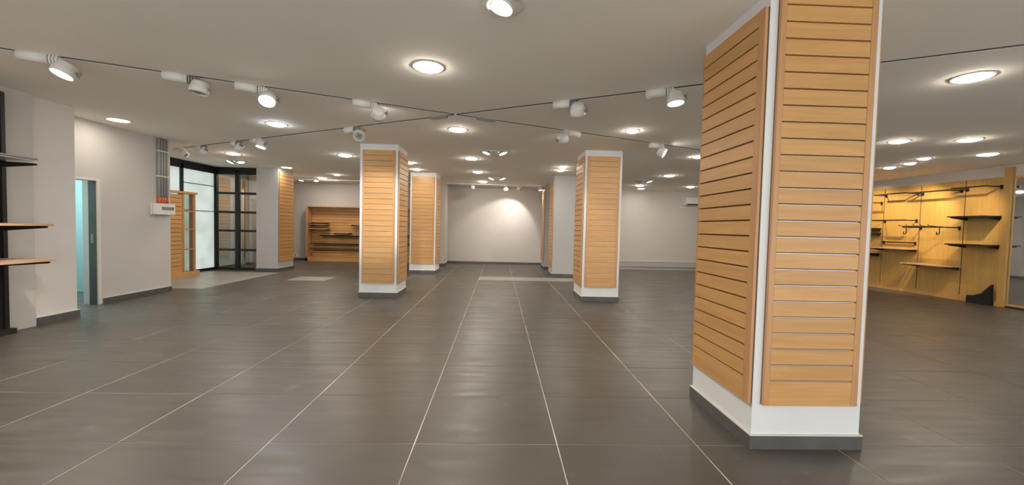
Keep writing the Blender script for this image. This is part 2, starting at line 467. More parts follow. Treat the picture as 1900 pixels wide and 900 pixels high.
column(1.595, 2.285, 2.42, 3.18, 'large near column at the right, front and sides clad in slatted beech panels', 'FWE', zt=2.70, zb=0.28, insert='F', ztf=2.765)
column(-2.54, -1.86, 7.46, 8.20, 'slatted beech column left of centre, the nearer of that pair', 'FE')
column(-2.47, -1.76, 11.30, 12.05, 'slatted beech column partly behind the nearer left centre column', 'FE')
column(1.56, 2.25, 7.44, 8.20, 'slatted beech column right of centre beside the large near column', 'FW')
column(1.49, 2.20, 11.12, 11.90, 'plain grey fronted column behind the right centre column, slats on its side', 'W', mshaft='wallgrey')
column(1.49, 2.20, 13.15, 13.90, 'farthest slatted pier beside the lit back wall', 'W', mshaft='wallgrey')
column(-2.47, -1.80, 13.50, 14.25, 'narrow grey pier by the left end of the lit back wall', '', mshaft='wall')
column(-6.50, -5.93, 11.06, 11.86, 'grey column next to the black framed glass door', 'E', mshaft='wallgrey')

# ------------------------------------------------------------------ tracks in the recesses
def seg(a, b, x0, x1):
    f = lambda x: a + (b-a)*((x-a.x)/(b.x-a.x))
    return f(x0), f(x1)
def rail(label, ti, x0, x1):
    a, b, d, n = frames[ti]
    p, q = seg(a, b, x0, x1); p = p + n*GW*.5; q = q + n*GW*.5
    L = (q-p).length
    t = thing('lighting_track', label, 'track', (p.x, p.y, HC+GD), (0, 0, math.atan2(d.y, d.x)))
    bm = bmesh.new(); g = GW/2
    box(bm, 0, L, -g+.0005, -g+.004, -GD+.002, -.001); box(bm, 0, L, g-.004, g-.0005, -GD+.002, -.001); box(bm, 0, L, -g+.004, g-.004, -.006, -.001)
    obj('rail', bm, 'track', t)
    for sy in (-1, 1): bobj('conductor', (0.01, L-.01, sy*.012-.002, sy*.012+.002, -.012, -.006), 'dark', t)
rail('dark lined lamp track in the ceiling slot running from upper left to the crossing', 0, -6.9, -0.63)
rail('dark lined lamp track in the ceiling slot running right and back from the crossing', 0, -0.57, 3.8)
rail('dark lined lamp track in the ceiling slot running back left from the crossing', 1, -6.6, -0.64)
rail('dark lined lamp track in the ceiling slot running right and forward from the crossing', 1, -0.56, 6.1)
def connector(label, ti, x):
    a, b, d, n = frames[ti]; p, q = seg(a, b, x, x+1); p = p + n*GW*.5
    t = thing('track_connector', label, 'connector', (p.x, p.y, HC+.02), (0, 0, math.atan2(d.y, d.x)))
    bobj('housing', (-.13, .13, -.022, .022, -.045, .024), 'grey', t, bevel=.004)
    bobj('cover', (-.10, .10, -.018, .018, -.049, -.045), 'pipe', t)
connector('dark grey track connector just left of the track crossing', 1, -0.84)
connector('dark grey track connector just right of the track crossing', 0, -0.20)
# rear track under the ceiling
tz = thing('lighting_track', 'surface mounted lamp track along the back of the room', 'track', (-7.2, 13.75, HC))
bobj('rail', (0, 8.75, -.02, .02, -.035, 0), 'lampwhite', tz)

def head_parts(t, aim, lit, R=0.075, drop=0.10, lens_m=None):
    """round spot head hung at t's origin: yoke + head turned to aim"""
    aim = Vector(aim).normalized()
    bm = bmesh.new()
    lathe(bm, [(0, .088), (R*.72, .088), (R*.80, .082), (R*.86, .074), (R*.93, .03), (R, .02), (R, -.028), (R*.93, -.028), (R*.9, -.012), (0, -.012)], 28)
    # local -z is the beam direction
    q = Vector((0,0,-1)).rotation_difference(aim)
    h = obj('head', bm, 'lampwhite', t); h.rotation_mode = 'QUATERNION'; h.rotation_quaternion = q; h.location = (0.03, 0, -drop)
    bm = bmesh.new(); lathe(bm, [(0, -.022), (R*.5, -.021), (R*.9, -.014)], 28)
    obj('lens', bm, (lens_m or ('lens' if lit else 'offlens')), h)
    if not lit:
        bm = bmesh.new()
        for k in range(4): 
            c, s = math.cos(k*PI/2+.4), math.sin(k*PI/2+.4)
            tube(bm, (c*R*.32, s*R*.32, -.016), (c*R*.32, s*R*.32, -.024), R*.22, 10)
        tube(bm, (0,0,-.016), (0,0,-.027), R*.14, 10)
        obj('reflector', bm, 'grey', h)
    bm = bmesh.new()
    tube(bm, (R*.9, 0, .03), (R*1.25, 0, .03), .012, 10); box(bm, R*1.2, R*1.28, -.02, .02, -.0, .06)
    obj('knob', bm, 'grey', h)
    return h
def spot(ti, x, aim, lit, label, power=1.0, flip=1, watts=None, size=0.9):
    a, b, d, n = frames[ti]
    p, q = seg(a, b, x, x+1); p = p + n*GW*.5
    ang = math.atan2(d.y, d.x) + (PI if flip < 0 else 0)
    t = thing('track_spotlight', label, 'spotlight', (p.x, p.y, HC), (0, 0, ang))
    bm = bmesh.new(); box(bm, -.20, -.02, -.014, .014, .0, GD-.03); obj('adaptor', bm, 'lampwhite', t, bevel=.003)
    bm = bmesh.new(); tube(bm, (-.26, 0, -.035), (-.06, 0, -.035), .042, 20); obj('driver', bm, 'lampwhite', t)
    bm = bmesh.new()
    for k in range(3): tube(bm, (-.05+k*.022, 0, -.038), (-.036+k*.022, 0, -.038), .047, 20)
    tube(bm, (-.055, 0, -.038), (.03, 0, -.038), .03, 14)
    obj('joint', bm, 'grey' if not lit else 'lampwhite', t)
    bm = bmesh.new(); tube(bm, (.02, 0, -.03), (.03, 0, -.075), .016, 10); obj('arm', bm, 'grey', t)
    la = Matrix.Rotation(-ang, 3, 'Z') @ Vector(aim)
    h = head_parts(t, la, lit, R=0.085, drop=0.135)
    if lit:
        ld = bpy.data.lights.new('spot_beam', 'SPOT'); ld.energy = (watts if watts is not None else SPOT)*power; ld.spot_size = size; ld.spot_blend = 0.7
        ld.shadow_soft_size = 0.04; ld.color = (1.0, 0.92, 0.82)
        lo = bpy.data.objects.new('spot_beam', ld); COL.objects.link(lo); lo.parent = h; lo.location = (0, 0, -.03)
    return t
G = None
spot(0, -4.02, (-.20, -0.38, -1.0), True, 'lit track spotlight nearest the left edge, lens glaring white', 2.8, size=2.1)
spot(1, 5.2, (-2.9, 5.2, -1.2), True, 'unseen track spotlight added beyond the right edge to light the right centre column', 3.0, size=0.5)  # added out of view to brighten the right centre column
spot(0, -3.10, (-0.1, -0.1, -1.0), False, 'unlit track spotlight second from the left on the front track')
spot(0, -2.55, (0.15, -0.55, -0.8), True, 'lit round track spotlight third from the left on the front track', 0.5)
spot(0, -1.50, (-0.72, 2.5, -1.1), True, 'track spotlight seen from behind on the front track just left of the crossing', 2.6, size=0.62)
spot(0, 0.95, (0.55, 1.75, -1.6), True, 'white track spotlight seen from behind on the right branch above the right centre column', 0.5, flip=-1, size=0.9)
spot(0, 2.72, (0.8, -0.45, -0.5), True, 'lit track spotlight tilted sideways right of the right centre column', 0.5)
spot(1, -6.45, (-0.6, -0.25, -0.8), True, 'lit track spotlight seen edge on above the black framed window', 0.5)
spot(1, -5.75, (0.5, 0.6, -0.5), False, 'unlit track spotlight above the frosted window')
spot(1, -4.75, (0.6, 0.6, -0.5), False, 'unlit track spotlight next to the lit one on the back left track')
spot(1, -4.22, (-0.15, -0.22, -1.0), True, 'lit track spotlight on the back left track above the grey column', 0.5)
spot(1, -2.15, (0.25, -0.9, -0.55), False, 'half turned track spotlight with bright lens above the left centre column')
spot(1, 0.82, (0.2, 0.8, -0.6), False, 'unlit track spotlight just right of the crossing on the forward track')
spot(1, 1.72, (0.05, -0.12, -1.0), True, 'lit downward track spotlight beside the large near column', 0.8)

def rear_spot(x, aim, lit, label, power=1.0, size=1.0):
    t = thing('track_spotlight', label, 'spotlight', (x, 13.75, HC-.035))
    bobj('adaptor', (-.09, .05, -.018, .018, -.03, 0), 'lampwhite' if lit else 'grey', t)
    bm = bmesh.new(); tube(bm, (0,0,-.03), (.03,0,-.07), .014, 8); obj('arm', bm, 'grey', t)
    h = head_parts(t, aim, lit, R=0.075, drop=0.11)
    if lit:
        ld = bpy.data.lights.new('spot_beam', 'SPOT'); ld.energy = SPOT*power; ld.spot_size = size; ld.spot_blend = 0.6
        ld.spot_blend = 0.4; ld.shadow_soft_size = 0.05; ld.color = (1.0, 0.93, 0.84)
        lo = bpy.data.objects.new('spot_beam', ld); COL.objects.link(lo); lo.parent = h; lo.location = (0, 0, -.03)
rear_spot(0.18, (0, -0.7, -.8), True, 'glaring round spotlight on the rear track turned towards the room', 0.15, 1.4)
rear_spot(1.35, (0.1, -0.1, -1), True, 'lit spotlight at the right end of the rear track', 0.5, 1.2)
rear_spot(-0.95, (0, 0.5, -.9), False, 'unlit spotlight on the rear track left of the bright one')
rear_spot(0.62, (-.32, 0.62, -1), True, 'spotlight on the rear track seen from behind, between the two bright ones', 1.15, 1.6)
rear_spot(-4.65, (-.3, 0.5, -.7), False, 'unlit spotlight on the rear track above the display alcove')

# ------------------------------------------------------------------ ceiling lamps
def cap_mesh(R, hgt, m, n=28):
    bm = bmesh.new(); pr = []
    for k in range(6):
        a = (PI/2)*k/5; pr.append((R*math.sin(a) if k else 0, -hgt*math.cos(a)))
    lathe(bm, pr, n); me = mesh(bm, 'diffuser')
    # face outward (down)
    me.materials.append(M[m]); return me
CAPS = {}
def downlight(x, y, label, R=0.125, m='opal', group=None, dome=.030):
    t = thing('downlight', label, 'ceiling light', (x, y, HC), group=group)
    bm = bmesh.new(); lathe(bm, [(R*.97, -.002), (R*.98, -.007), (R*1.10, -.006), (R*1.14, .0), (R*1.0, .03), (R*.97, .03)], 36)
    obj('trim_ring', bm, 'lampwhite', t)
    k = (R, m, dome)
    if k not in CAPS: CAPS[k] = cap_mesh(R*.97, dome, m)
    link('diffuser', CAPS[k], None, t)
    return t
DL = [
 (-0.68, 3.78, 'round ceiling lamp of the middle row nearest the camera', .13, 'opal'),
 (-0.65, 6.15, 'round ceiling lamp of the middle row just beyond the track crossing', .13, 'opal'),
 (-0.62, 8.72, 'round ceiling lamp of the middle row, third from the camera', .13, 'opal'),
 (-0.59, 10.83, 'round ceiling lamp of the middle row, fourth from the camera', .13, 'opal'),
 (-0.55, 13.1, 'round ceiling lamp of the middle row nearest the back wall', .13, 'opal'),
 (-3.33, 6.17, 'cool white round ceiling lamp under the front track left of centre', .13, 'opalcool'),
 (-3.31, 8.78, 'round ceiling lamp left of the top of the left centre column', .13, 'opal'),
 (-5.67, 6.24, 'round ceiling lamp by the side wall with the doorway', .13, 'opaldim'),
 (-5.77, 8.99, 'round ceiling lamp in front of the black framed glass door', .13, 'opal'),
 (-5.69, 11.03, 'cool white round ceiling lamp over the grey column by the glass door', .13, 'opaldim'),
 (-5.73, 13.3, 'round ceiling lamp near the back wall above the alcove', .13, 'opal'),
 (4.23, 3.56, 'round ceiling lamp right of the large near column, nearest', .13, 'opal'),
 (4.43, 10.52, 'large round ceiling lamp seen between the right centre and near columns', .13, 'opal'),
 (4.51, 12.97, 'round ceiling lamp near the back wall, right part, upper of a pair', .13, 'opal'),
 (4.90, 13.95, 'round ceiling lamp closest to the right part of the back wall', .12, 'opaldim'),
 (6.90, 5.79, 'round ceiling lamp with a wide glow above the right display wall', .13, 'opal'),
 (8.37, 6.74, 'round ceiling lamp nearest the mirror at the right', .13, 'opaldim'),
 (6.06, 6.02, 'round ceiling lamp just right of the near column edge', .12, 'opal'),
 (7.82, 7.27, 'small ceiling lamp farthest right of the row of three by the display wall', .09, 'opaldim'),
 (8.09, 7.79, 'small ceiling lamp in the middle of the row of three by the display wall', .09, 'opaldim'),
 (8.22, 8.34, 'small ceiling lamp farthest left of the row of three by the display wall', .10, 'opaldim'),
 (-2.11, 9.57, 'small ceiling lamp just right of the left centre column, nearer one', .08, 'opal'),
 (-2.17, 10.64, 'small ceiling lamp above the second left column', .09, 'opal'),
 (1.47, 9.56, 'small ceiling lamp left of the right centre column, nearer of a pair', .09, 'opal'),
 (1.50, 10.10, 'small ceiling lamp left of the right centre column, farther of a pair', .09, 'opal'),
 (-4.87, 12.3, 'small ceiling lamp above the left end of the back wall', .09, 'opal'),
 (1.92, 5.91, 'small round ceiling lamp under the lit spotlight near the large column', .085, 'opal'),
 (6.19, 13.0, 'small ceiling lamp near the air conditioner on the back wall', .11, 'opal'),
 (-0.68, 1.35, 'round ceiling lamp of the middle row just behind the viewpoint', .13, 'opal'),
 (-0.68, -1.0, 'round ceiling lamp of the middle row farthest behind the viewpoint', .13, 'opal'),
 (-3.3, 1.2, 'unseen round ceiling lamp added behind the viewpoint on the left', .13, 'opal'),  # unseen lamp added for more light from behind the camera
 (3.81, 7.77, 'small ceiling lamp partly behind the large near column edge', .08, 'opal'),
]
for x, y, lb, R, m in DL: downlight(x, y, lb, R, m, dome=.010 if (y > 13.8 or (x < -5.5 and y < 7) or (x < -5.5 and 10 < y < 12)) else .032)

def gimbal(x, y, label, aims, R=0.085, gap=0.32, lit=(1, 1), power=0.12):
    """recessed plate with two swivelling round lamps"""
    t = thing('twin_downlight', label, 'ceiling light', (x, y, HC))
    w2 = gap/2 + R + .03
    bm = bmesh.new(); box(bm, -w2, w2, -R-.03, R+.03, -.006, .0)
    obj('plate', bm, 'lampwhite', t)
    for k, sx in enumerate((-gap/2, gap/2)):
        q = Vector((0,0,-1)).rotation_difference(Vector(aims[k]).normalized())
        bm = bmesh.new(); lathe(bm, [(R*.86, -.004), (R*.9, -.012), (R, -.012), (R*1.02, .02), (R*.8, .04)], 28)
        rg = obj('ring', bm, 'grey', t); rg.location = (sx, 0, -.028); rg.rotation_mode = 'QUATERNION'; rg.rotation_quaternion = q
        bm = bmesh.new(); lathe(bm, [(0, -.012), (R*.5, -.011), (R*.87, -.004)], 24)
        obj('lens', bm, 'lens' if lit[k] else 'offlens', rg)
        if lit[k]:
            ld = bpy.data.lights.new('lamp_beam', 'SPOT'); ld.energy = SPOT*power; ld.spot_size = 1.3; ld.spot_blend = 0.8
            ld.shadow_soft_size = 0.05; ld.color = (1.0, 0.93, 0.84)
            lo = bpy.data.objects.new('lamp_beam', ld); COL.objects.link(lo); lo.parent = rg; lo.location = (0, 0, -.02)
gimbal(-0.115, 7.86, 'pair of tilted recessed lamps beyond the crossing, nearer pair', ((-.3, -.12, -1), (.35, -.12, -1)))
gimbal(-0.095, 12.0, 'pair of tilted recessed lamps near the back wall, farther pair', ((-.3, -.12, -1), (.3, -.12, -1)), R=.09)
gimbal(4.18, 11.68, 'pair of tilted recessed lamps right of the right centre column', ((-.3, -.3, -1), (.2, -.15, -1)), R=.09, lit=(0, 1))
gimbal(-6.40, 10.05, 'pair of tilted recessed lamps in front of the black framed glass door', ((-.3, -.3, -1), (.2, -.15, -1)), R=.09, gap=.25)
gimbal(-6.48, 14.0, 'pair of small recessed lamps above the left part of the back wall', ((-.1, -.1, -1), (.1, -.1, -1)), R=.09, gap=.5)
# single swivel lamp at the top edge
t = thing('swivel_downlight', 'tilted round ceiling lamp at the top edge of the picture', 'ceiling light', (0.0, 2.70, HC))
bm = bmesh.new(); lathe(bm, [(.098, 0), (.10, -.006), (.135, -.005), (.14, 0)], 36); obj('trim_ring', bm, 'lampwhite', t)
bm = bmesh.new(); lathe(bm, [(.093, .03), (.10, -.004), (.112, -.004), (.112, .03)], 36); obj('dark_gap', bm, 'dark', t)
h = head_parts(t, (-.30, -.10, -1), True, R=0.088, drop=-0.005, lens_m='lens'); h.location = (-.02, 0, -.012)
h.scale = (1.0, 1.0, 0.35)
for c in list(h.children):
    if c.name.startswith('knob'): bpy.data.objects.remove(c)
ld = bpy.data.lights.new('lamp_beam', 'SPOT'); ld.energy = 40; ld.spot_size = 1.9; ld.spot_blend = .8; ld.shadow_soft_size = .06; ld.color = (1, .95, .88)
lo = bpy.data.objects.new('lamp_beam', ld); COL.objects.link(lo); lo.parent = t; lo.location = (-.02, 0, -.06)

# ------------------------------------------------------------------ doorway at the left
bm = bmesh.new()
box(bm, XW-.22, XW+.008, 6.40, 6.445, 0, 1.93); box(bm, XW-.22, XW+.008, 5.66, 6.40, 1.90, 1.93); box(bm, XW-.22, XW+.008, 5.655, 5.70, 0, 1.93)
d1 = struct(obj('door_1', bm, 'wallwhite'), 'pale frame of the narrow open doorway in the side wall', 'door')
bobj('door_stop', (XW-.12, XW-.015, 6.388, 6.40, 0, 1.90), 'skirt', d1)
bobj('strike_plate', (XW-.085, XW-.055, 6.385, 6.388, .95, 1.09), 'pipe', d1)

# ------------------------------------------------------------------ fuse box and conduits
t = thing('fuse_box', 'white fuse box with a smoked window on the left side wall', 'box', (XW, 7.60, 1.42))
bm = bmesh.new(); box(bm, 0, .11, -.26, .16, 0, .20); obj('body', bm, 'white', t, bevel=.006)
bobj('window_strip', (.11, .114, -.14, .12, .085, .14), 'glassgrey', t)
bobj('seam', (.04, .045, -.262, .162, -.001, .201), 'grey', t)
bobj('breaker_row', (.112, .116, -.10, .08, .095, .13), 'grey', t)
for k in range(4):
    bm = bmesh.new(); y = 7.49 + k*.058
    tube(bm, (XW+.035, y, 1.62+.10), (XW+.035, y, HC), .021, 12)
    pz = tag(obj('conduit', bm, 'pipe'), ['grey conduit above the fuse box, nearest to the doorway', 'grey conduit above the fuse box, second from the doorway', 'grey conduit above the fuse box, third from the doorway', 'grey conduit above the fuse box, closest to the wall corner'][k], 'pipe', 'conduits above the fuse box')
    bm = bmesh.new(); tube(bm, (XW+.035, y, 1.62), (XW+.035, y, 1.73), .026, 12); r_ = obj('coupling', bm, 'red', pz); r_['label'] = 'orange red coupling'
    for zz in (2.1, 2.55):
        bobj('clip', (XW, XW+.06, y-.027, y+.027, zz, zz+.02), 'lampwhite', pz)

# ------------------------------------------------------------------ shelf unit at the far left
t = thing('wall_shelf_unit', 'dark wall shelf unit with wooden shelves at the left edge', 'shelf', (-5.60, 4.3, 0))
bobj('back_board', (-.015, .035, -1.6, .46, 0.0, 2.72), 'darkwood', t)
bobj('base', (-.015, .12, -1.6, .46, 0.0, .06), 'darkwood', t)
for y in (-.78, .42):
    bobj('upright', (.035, .065, y-.02, y+.02, 0.05, 2.70), 'dark', t)
for z, dx in ((1.222, .54), (0.825, .555)):
    s = bobj('shelf', (.03, dx+.03, -1.5, .44, z+.012, z+.036), 'shelfwood', t, bevel=.002)
    for y in (-.78, .40):
        bm = bmesh.new()
        pts = [(.04, z+.011), (dx-.005, z+.011), (dx-.005, z-.012), (.04, z-.055)]
        A = [bm.verts.new((x, y-.012, zz)) for x, zz in pts]; B = [bm.verts.new((x, y+.012, zz)) for x, zz in pts]
        bm.faces.new(A); bm.faces.new(B[::-1])
        for i in range(4): bm.faces.new((A[i], A[(i+1)%4], B[(i+1)%4], B[i]))
        obj('bracket', bm, 'dark', s)
g = bobj('glass_shelf', (.04, .42, -1.5, .44, 1.955, 1.968), 'offlens', t); g['label'] = 'pale glass top shelf'
bm = bmesh.new(); tube(bm, (.05, .41, 1.975), (.43, .41, 1.975), .011, 8); tube(bm, (.43, -1.5, 1.975), (.43, .41, 1.975), .011, 8); obj('rim', bm, 'pipe', g)
bm = bmesh.new()
pts = [(.04, 1.945), (.43, 1.925), (.43, 1.905), (.04, 1.875)]
A = [bm.verts.new((x, .39, zz)) for x, zz in pts]; B = [bm.verts.new((x, .415, zz)) for x, zz in pts]
bm.faces.new(A); bm.faces.new(B[::-1])
for i in range(4): bm.faces.new((A[i], A[(i+1)%4], B[(i+1)%4], B[i]))
obj('bracket', bm, 'dark', g)

# ------------------------------------------------------------------ storefront: frosted window and framed glass door
XF = -7.75
w1 = struct(bobj('window_1', (XF-.03, XF, 9.30, 11.30, 0.06, 2.62), 'frost'), 'frosted daylit shop window with black frame', 'window')
bm = bmesh.new()
for y in (9.28, 10.08, 11.26): box(bm, XF-.05, XF+.04, y, y+.08, 0, 2.70)
box(bm, XF-.05, XF+.04, 9.2, 11.34, 2.60, HC); box(bm, XF-.05, XF+.04, 9.2, 11.34, 0, .07)
obj('window_frame', bm, 'dark', w1)
for z in (2.25, 1.57):
    bobj('glazing_bar', (XF, XF+.02, 10.16, 11.26, z, z+.018), 'dark', w1)
struct(bobj('wall_left_front', (-8.12, XF-.04, 7.78, 9.3, -0.003, HC+.1), 'wall'))
YD = 11.30
d2 = struct(bobj('door_2', (XF, -6.45, YD+.02, YD+.03, .03, 2.66), 'glass'), 'black framed glass door with two columns of five panes', 'door')
bm = bmesh.new()
for x, ww in ((XF+.0, .06), (-7.20, .10), (-6.52, .06)): box(bm, x, x+ww, YD-.02, YD+.06, 0, 2.70)
for z in (0.0, 0.515, 1.04, 1.545, 2.06, 2.60): box(bm, XF, -6.46, YD-.015, YD+.055, z, z+.06)
box(bm, XF, -6.46, YD-.02, YD+.06, 2.66, HC)
obj('door_frame', bm, 'dark', d2)
# what shows through the door: a short lobby with a slatted panel
wall('wall_lobby', (XF-.3, -6.80, 13.3, 13.4, -0.003, HC+.02), 'wallwhite')
bm = bmesh.new()
A = [bm.verts.new((x, y, -0.003)) for x, y in ((-6.50, 11.86), (-6.45, 11.86), (-6.78, 13.4), (-6.83, 13.4))]
B = [bm.verts.new((v.co.x, v.co.y, HC+.02)) for v in A]
bm.faces.new(A); bm.faces.new(B[::-1])
for i in range(4): bm.faces.new((A[i], A[(i+1)%4], B[(i+1)%4], B[i]))
struct(obj('wall_lobby_side', bm, 'wallwhite'))
t = thing('slatted_display_panel', 'slatted wooden panel seen through the glass door', 'panel', (-8.09, 12.42, 0))
slat_panel(t, (0, 0, 0), -PI/2, 1.02, 0.30, 2.6, el=.03, er=.03)
t = thing('slatted_display_panel', 'narrow slatted wooden panel behind the white post beyond the glass door', 'panel', (-8.09, 13.25, 0))
slat_panel(t, (0, 0, 0), -PI/2, .42, 0.30, 2.6, el=.03, er=.03)
t = thing('white_post', 'white post seen through the right panes of the glass door', 'post', (-7.85, 12.62, 0))
bobj('post', (-.04, .04, -.04, .04, 0, 2.3), 'white', t); bobj('foot', (-.07, .07, -.07, .07, 0, .05), 'white', t)
l = bpy.data.lights.new('lobby_fill_light', 'AREA'); l.energy = 16; l.size = .35; l.color = (1, .93, .82)  # fill lamp added to brighten the lobby seen through the glass
lr = thing('ceiling_light_panel', 'square fill light panel added to brighten the lobby behind the glass door', 'light', (-7.1, 12.3, HC))
bobj('diffuser', (-.18, .18, -.18, .18, -.02, 0), 'white', lr)
lo = bpy.data.objects.new('light', l); COL.objects.link(lo); lo.parent = lr; lo.location = (0, 0, -0.03)

# wooden framed display divider in front of the window
t = thing('display_divider', 'wooden slatted divider with narrow glazed panes in front of the shop window', 'divider', (-7.42, 8.9, 0))
slat_panel(t, (0, .80, 0), -PI/2, .80, 0.10, 1.92, el=.02, er=.02)
bm = bmesh.new()
box(bm, -.08, .04, .80, .84, .02, 1.95)
box(bm, -.08, .04, 1.14, 1.19, .02, 1.98)
obj('post', bm, 'woodv', t)
bobj('top_rail', (-.12, .07, -.1, 1.22, 1.95, 2.0), 'wood', t)
b_ = bobj('plinth', (-.12, .10, -.1, 1.24, 0.0, .10), 'wood', t)
for z in (.62, 1.52, 1.10):
    bobj('cross_rail', (-.03, .03, .84, 1.14, z, z+.03), 'woodv', t)
for z0, z1 in ((.10, .62), (.65, 1.10), (1.13, 1.52), (1.55, 1.95)):
    bobj('glazed_pane', (-.012, .0, .84, 1.14, z0, z1), 'glass', t)

# ------------------------------------------------------------------ display alcove on the back wall (left)
AX0, AX1, AY0, AY1, AZ = -6.72, -2.62, 14.30, 14.68, 1.93
t = thing('display_alcove', 'long wooden display alcove on the back wall behind the left columns', 'display', (AX0, AY0, 0))
W = AX1-AX0; D = AY1-AY0
slat_panel(t, (W-.06, D-.02, 0), PI, W-.12, 0.12, AZ-.05, el=0, er=0)
for x in (0, W-.06): bobj('side_board', (x, x+.06, 0, D, 0, AZ), 'woodv', t)
c_ = bobj('top_board', (0, W, -.005, D, AZ-.04, AZ), 'shelfwood', t); c_['label'] = 'pale top board'
bobj('plinth', (0, W, .0, D, 0, .12), 'wood', t)
for x in (2.3,): bobj('upright', (x, x+.03, D-.06, D-.03, .12, AZ-.05), 'dark', t)
def alc_shelf(x0, x1, z, label):
    o = tag(bobj('display_shelf', (x0, x1, AY0+.02, AY1-.05, z, z+.022), 'shelfwood'), label, 'shelf', 'loose shelves in the back wall alcove')
    for x in (x0+.05, x1-.08):
        bobj('bracket', (x, x+.015, AY0+.06, AY1-.05, z-.035, z), 'dark', o)
alc_shelf(-6.62, -6.02, 1.35, 'pale shelf at the left of the alcove, topmost of three')
alc_shelf(-6.62, -6.02, 1.27, 'pale shelf at the left of the alcove, middle of three')
alc_shelf(-6.62, -6.00, 1.12, 'pale shelf at the left of the alcove, lowest of three')
alc_shelf(-5.84, -5.24, 0.995, 'wooden shelf at the middle of the alcove above the hook rails')
alc_shelf(-5.24, -4.75, 1.295, 'short wooden shelf high in the alcove beside the column')
alc_shelf(-3.9, -2.75, 1.40, 'wooden shelf in the right end of the alcove between two columns')
def hook_rail(x0, x1, z, label, n):
    r = thing('hook_rail', label, 'rail', (x0, AY1-.06, z), group='hook rails in the alcove')
    bm = bmesh.new(); tube(bm, (0, -.02, 0), (x1-x0, -.02, 0), .013, 8); tube(bm, (0, -.02, -.06), (x1-x0, -.02, -.06), .010, 8); obj('bar', bm, 'dark', r)
    bm = bmesh.new()
    for k in range(n):
        x = (k+.5)*(x1-x0)/n
        tube(bm, (x, -.02, 0), (x, -.30, .02), .011, 5); tube(bm, (x, -.30, .02), (x, -.31, .045), .006, 5)
    o = obj('hooks', bm, 'dark', r); o['kind'] = 'stuff'
hook_rail(-6.28, -4.45, 0.885, 'upper row of dark hooks across the alcove', 38)
hook_rail(-6.60, -4.45, 0.60, 'middle row of dark hooks across the alcove', 44)
hook_rail(-6.60, -4.45, 0.42, 'lowest row of dark hooks across the alcove', 44)
hook_rail(-3.9, -2.72, 0.95, 'upper row of dark hooks at the right end of the alcove', 18)
hook_rail(-3.9, -2.72, 0.65, 'lower row of dark hooks at the right end of the alcove', 18)

# low cable box on the back wall left
t = thing('wall_socket', 'small white double socket low on the back wall left of the alcove', 'socket', (-7.34, YB, .12))
bobj('plate', (-.16, .16, -.012, 0, 0, .10), 'white', t, bevel=.002)
for x in (-.08, .08):
    bm = bmesh.new(); tube(bm, (x, -.012, .05), (x, -.016, .05), .03, 12); obj('outlet', bm, 'grey', t)

# air conditioner on the back wall, right
t = thing('air_conditioner', 'white wall air conditioner high on the back wall beside the near column', 'air conditioner', (7.25, YB, 2.30))
bm = bmesh.new()
prof = [(0, 0), (-.18, .0), (-.23, .05), (-.24, .14), (-.22, .27), (0, .27)]
A = [bm.verts.new((-.5, y, z)) for y, z in prof]; B = [bm.verts.new((.5, y, z)) for y, z in prof]
bm.faces.new(A); bm.faces.new(B[::-1])
for i in range(len(prof)): bm.faces.new((A[i], A[(i+1)%6], B[(i+1)%6], B[i]))
obj('body', bm, 'white', t)
bobj('air_flap', (-.45, .45, -.235, -.15, .0, .035), 'dark', t)
bobj('mounting_strip', (-.62, .5, -.02, 0, -.09, -.07), 'white', t)

# ------------------------------------------------------------------ display wall at the right
XP = XRW - 0.03
def bay(y0, y1, label):
    t = thing('wall_display', label, 'display', (XP, y0, 0), group='panels of the right display wall')
    w = y1-y0
    bobj('board', (0, .028, 0.004, w-.004, .10, 2.57), 'woodp', t)
    bobj('plinth', (-.05, .028, 0, w, 0, .10), 'wood', t)
    bobj('upright_slot', (-.004, .0, w-.016, w-.004, .12, 2.55), 'slot', t)
    return t
seams = [7.68, 8.38, 9.29, 10.20, 11.11, 12.02, 12.93]
names = ['nearest honey wood panel of the right display wall, beside the mirror', 'second honey wood panel of the right display wall from the mirror',
         'third honey wood panel of the right display wall from the mirror', 'fourth honey wood panel of the right display wall, at the near column edge',
         'fifth honey wood panel of the right display wall, behind the near column', 'farthest honey wood panel of the right display wall, behind the near column']
for k in range(6): bay(seams[k], seams[k+1], names[k])
o = tag(bobj('end_post', (XP-.06, XRW, 7.57, 7.68, 0, 2.74), 'woodp'), 'tall wooden end post between display wall and mirror', 'post')
def arm(bm, y, z, depth, r=.010, drop=0):
    box(bm, -depth, 0, y-.008, y+.008, z-.012, z+.012)
def hang_rail(y0, y1, z, depth, label, arms=2, hooks=(), prongs=0):
    t = thing('hanging_rail', label, 'rail', (XP, y0, z), group='dark rails of the right display wall')
    w = y1-y0
    bm = bmesh.new(); arm(bm, .03, 0, depth); obj('arm', bm, 'dark', t)
    bm = bmesh.new(); arm(bm, w-.03, 0, depth); obj('arm', bm, 'dark', t)
    bobj('rail', (-depth-.012, -depth+.012, 0, w, -.012, .018), 'dark', t)
    for hy in (.03, w-.03): bobj('mount', (-.02, -.002, hy-.02, hy+.02, -.05, .03), 'dark', t)
    for k in range(prongs):
        y = w*(k+.7)/(prongs+.4)
        bm = bmesh.new(); tube(bm, (-depth, y, .012), (-depth-.20, y, .03), .008, 8); tube(bm, (-depth-.20, y, .03), (-depth-.215, y, .055), .008, 8)
        obj('prong', bm, 'dark', t)
    for h in hooks:
        bm = bmesh.new(); tube(bm, (-depth, h, 0), (-depth, h, -.14), .009, 8); tube(bm, (-depth, h, -.14), (-depth-.06, h, -.16), .009, 8); tube(bm, (-depth-.06, h, -.16), (-depth-.06, h, -.10), .009, 8)
        obj('hook', bm, 'dark', t)
